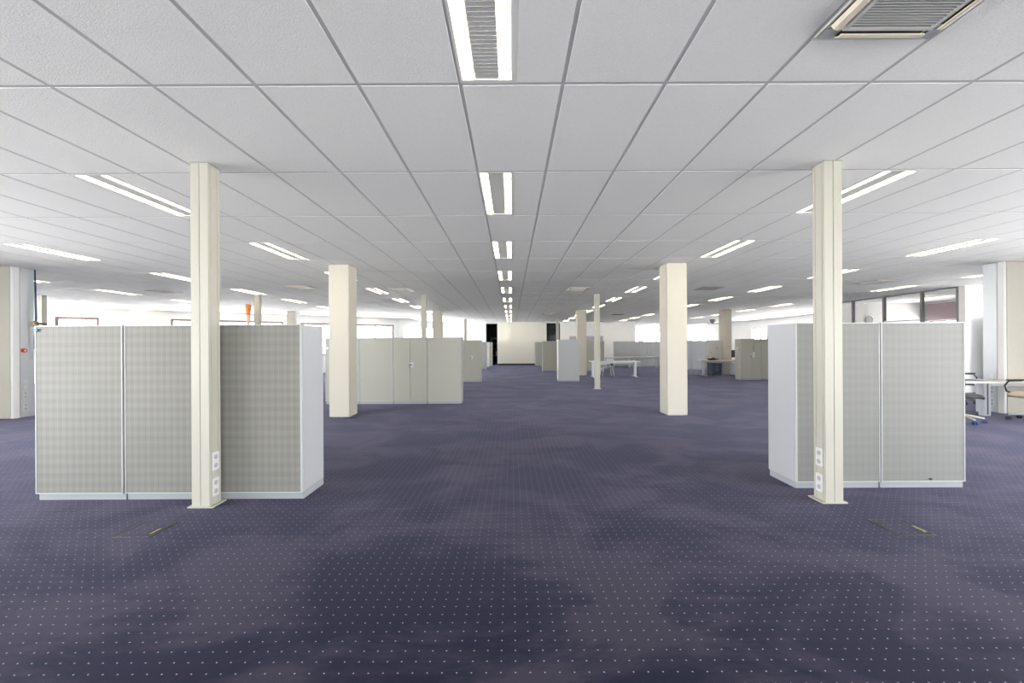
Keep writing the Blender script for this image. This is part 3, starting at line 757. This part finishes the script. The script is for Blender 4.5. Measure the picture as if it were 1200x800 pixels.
def pedestal(loc, label, body, front):
    t = thing('drawer_pedestal', label, 'drawer unit', loc, 0, 'mobile drawer pedestals')
    B(-.21, .21, 0, .5, .07, .55).build('body', body, t, bev=.004)
    for k, (a, b_) in enumerate(((.08, .29), (.295, .42), (.425, .545))):
        dr = B(-.205, .205, -.018, -.001, a, b_).build('drawer', front, t, bev=.003)
        B(-.05, .05, -.03, -.018, b_ - .035, b_ - .02).build('handle', ALU, dr)
    for x in (-.16, .16):
        for y in (.05, .45): MB().tube([(x - .02, y, .033), (x + .02, y, .033)], .033, 12).build('caster', DARK, t)
pedestal((9.08, 18.0, 0), 'dark navy drawer pedestal under the monitor desk', NAVY, NAVY)
pedestal((9.72, 17.3, 0), 'pale grey drawer pedestal beside the black-armed chair', CABW, CABW)

# ------------------------------------------------------------------ odds and ends
op = thing('carved_post', 'orange carved wooden post with a pale shaft rising behind the near left cabinets', 'post', (-5.56, 8.6, 0))
MB().lathe([(.12, 0), (.12, .04), (.05, .06), (.034, .4), (.034, 1.5), (.028, 1.85), (.036, 2.06)], 18).build('shaft', PINKW, op)
MB().lathe([(.036, 2.06), (.044, 2.09), (.046, 2.13), (.040, 2.145), (.052, 2.15), (.052, 2.18), (.042, 2.185), (.053, 2.20), (.053, 2.26), (.045, 2.275), (.02, 2.28)], 12).build('head', ORANGE, op)['label'] = 'knobbly orange head'

hs = thing('hanging_hose', 'dark blue hose running down beside the left edge column with a brass valve', 'hose', (-9.69, 8.28, 0))
MB().tube([(0, 0, CZ - .01), (.012, 0, 2.3), (.02, 0, 2.0), (.012, 0, 1.88)], [.012, .016, .018, .014], 8).build('hose', BLUE, hs)
MB().tube([(.012, 0, 1.80), (.004, 0, 1.55), (.0, 0, 1.35)], [.012, .022, .014], 8).build('hose', BLUE, hs)
MB().lathe([(.03, 1.82), (.045, 1.84), (.045, 1.90), (.028, 1.93)], 12, (.01, 0, 0)).build('valve', BRASS, hs)
MB().tube([(.03, -.02, 1.88), (.12, -.03, 1.875), (.26, -.03, 1.86)], [.020, .016, .018], 8).build('lever', DARK, hs)['label'] = 'black lever'
B(-.02, .03, -.02, .02, 1.17, 1.34).build('bracket', ALU, hs)
rb = thing('push_button', 'round red push button on a grey plate on the left edge column', 'button', (-9.755, 8.12, 1.33))
B(.0, .012, -.05, .05, -.06, .06).build('plate', ALU, rb)
MB().tube([(.013, 0, 0), (.05, 0, 0)], .04, 18).build('button', RED, rb)
MB().tube([(.051, 0, 0), (.056, 0, 0)], .018, 14).build('button_centre', SOCK, rb)

sc = thing('dome_camera', 'small dark dome hanging from the ceiling left of the far right windows', 'camera', (12.85, 26, CZ - .004))
MB().lathe([(.17, 0), (.17, -.06), (.15, -.14), (.09, -.24), (.02, -.27)][::-1], 18).build('dome', GAP, sc)

wbm = thing('wall_board', 'grey-mauve board on the far wall above the grey-green cabinets', 'board', (4.0, YF, 0))
B(0, 2.34, -.03, -.001, 1.15, 2.0).build('board', BOARD, wbm)
MB().box(0, 2.34, -.04, -.031, 1.96, 2.0).box(0, 2.34, -.04, -.031, 1.15, 1.19).build('board_frame', ALU, wbm)
lsw = tag(B(-.86, -.78, YF - .032, YF - .021, 1.55, 1.67).build('light_switch', SOCK, bev=.002), 'small light switch at the left edge of the cream end wall', 'switch')
sh = thing('shelving_unit', 'dim olive-framed shelving inside the dark left doorway', 'shelf', (-1.50, YF + 1.1, 0))
MB().box(0, .04, 0, .4, 0, 1.95).box(.9, .94, 0, .4, 0, 1.95).box(.04, .9, 0, .4, 1.82, 1.95).build('frame', OLIVE, sh)
for z in (.1, .6, 1.1, 1.5): B(.04, .9, .0, .4, z, z + .03).build('shelf', SKIRT, sh)
B(.35, .8, .05, .35, .63, .95).build('box', BROWN, sh)

def floor_hatch(pts, label):
    c = [Vector((x, y, 0)) for x, y in pts]; x0, y0 = pts[0]
    t = thing('floor_box', label, 'floor box', (x0, y0, 0), 0, 'floor boxes set in the carpet')
    w = pts[1][0] - x0; d = pts[2][1] - y0
    fr = MB().box(0, w, 0, .008, 0, .004).box(0, w, d - .008, d, 0, .004).box(0, .008, .008, d - .008, 0, .004).box(w - .008, w, .008, d - .008, 0, .004)
    fr.build('frame', BRASSEDGE, t)
    MB().box(.009, .016, .009, d - .009, .0, .0025).box(w - .018, w - .009, .009, d - .009, 0, .0025).build('gap', DARK, t)
    B(.017, w - .019, .009, d - .009, 0, .0035).build('lid', CARPET, t)
    B(w - .040, w - .022, .05, d - .12, .0036, .006).build('cable_flap', PAPER, t)['label'] = 'dull yellow cable flap'
# corners from the floor contact of the photo
floor_hatch([(2.79, 2.93), (3.06, 2.93), (3.06, 3.20)], 'floor box in the carpet right of the near right power column')
floor_hatch([(-2.92, 2.96), (-2.65, 2.96), (-2.65, 3.22)], 'floor box in the carpet left of the near left power column')
tag(MB().prism([(-2.80, 3.66), (-2.745, 3.69), (-2.755, 3.70), (-2.815, 3.675)], .0, .006).build('paper_scrap', PAPER), 'scrap of yellow paper at the foot of the near left power column', 'paper')
tag(MB().tube([(-3.28, 7.85, .01), (-3.20, 7.80, .01), (-3.08, 7.84, .01), (-3.0, 7.80, .01)], .009, 6).build('cable_end', DARK), 'short black cable end on the carpet by the front left white column', 'cable')
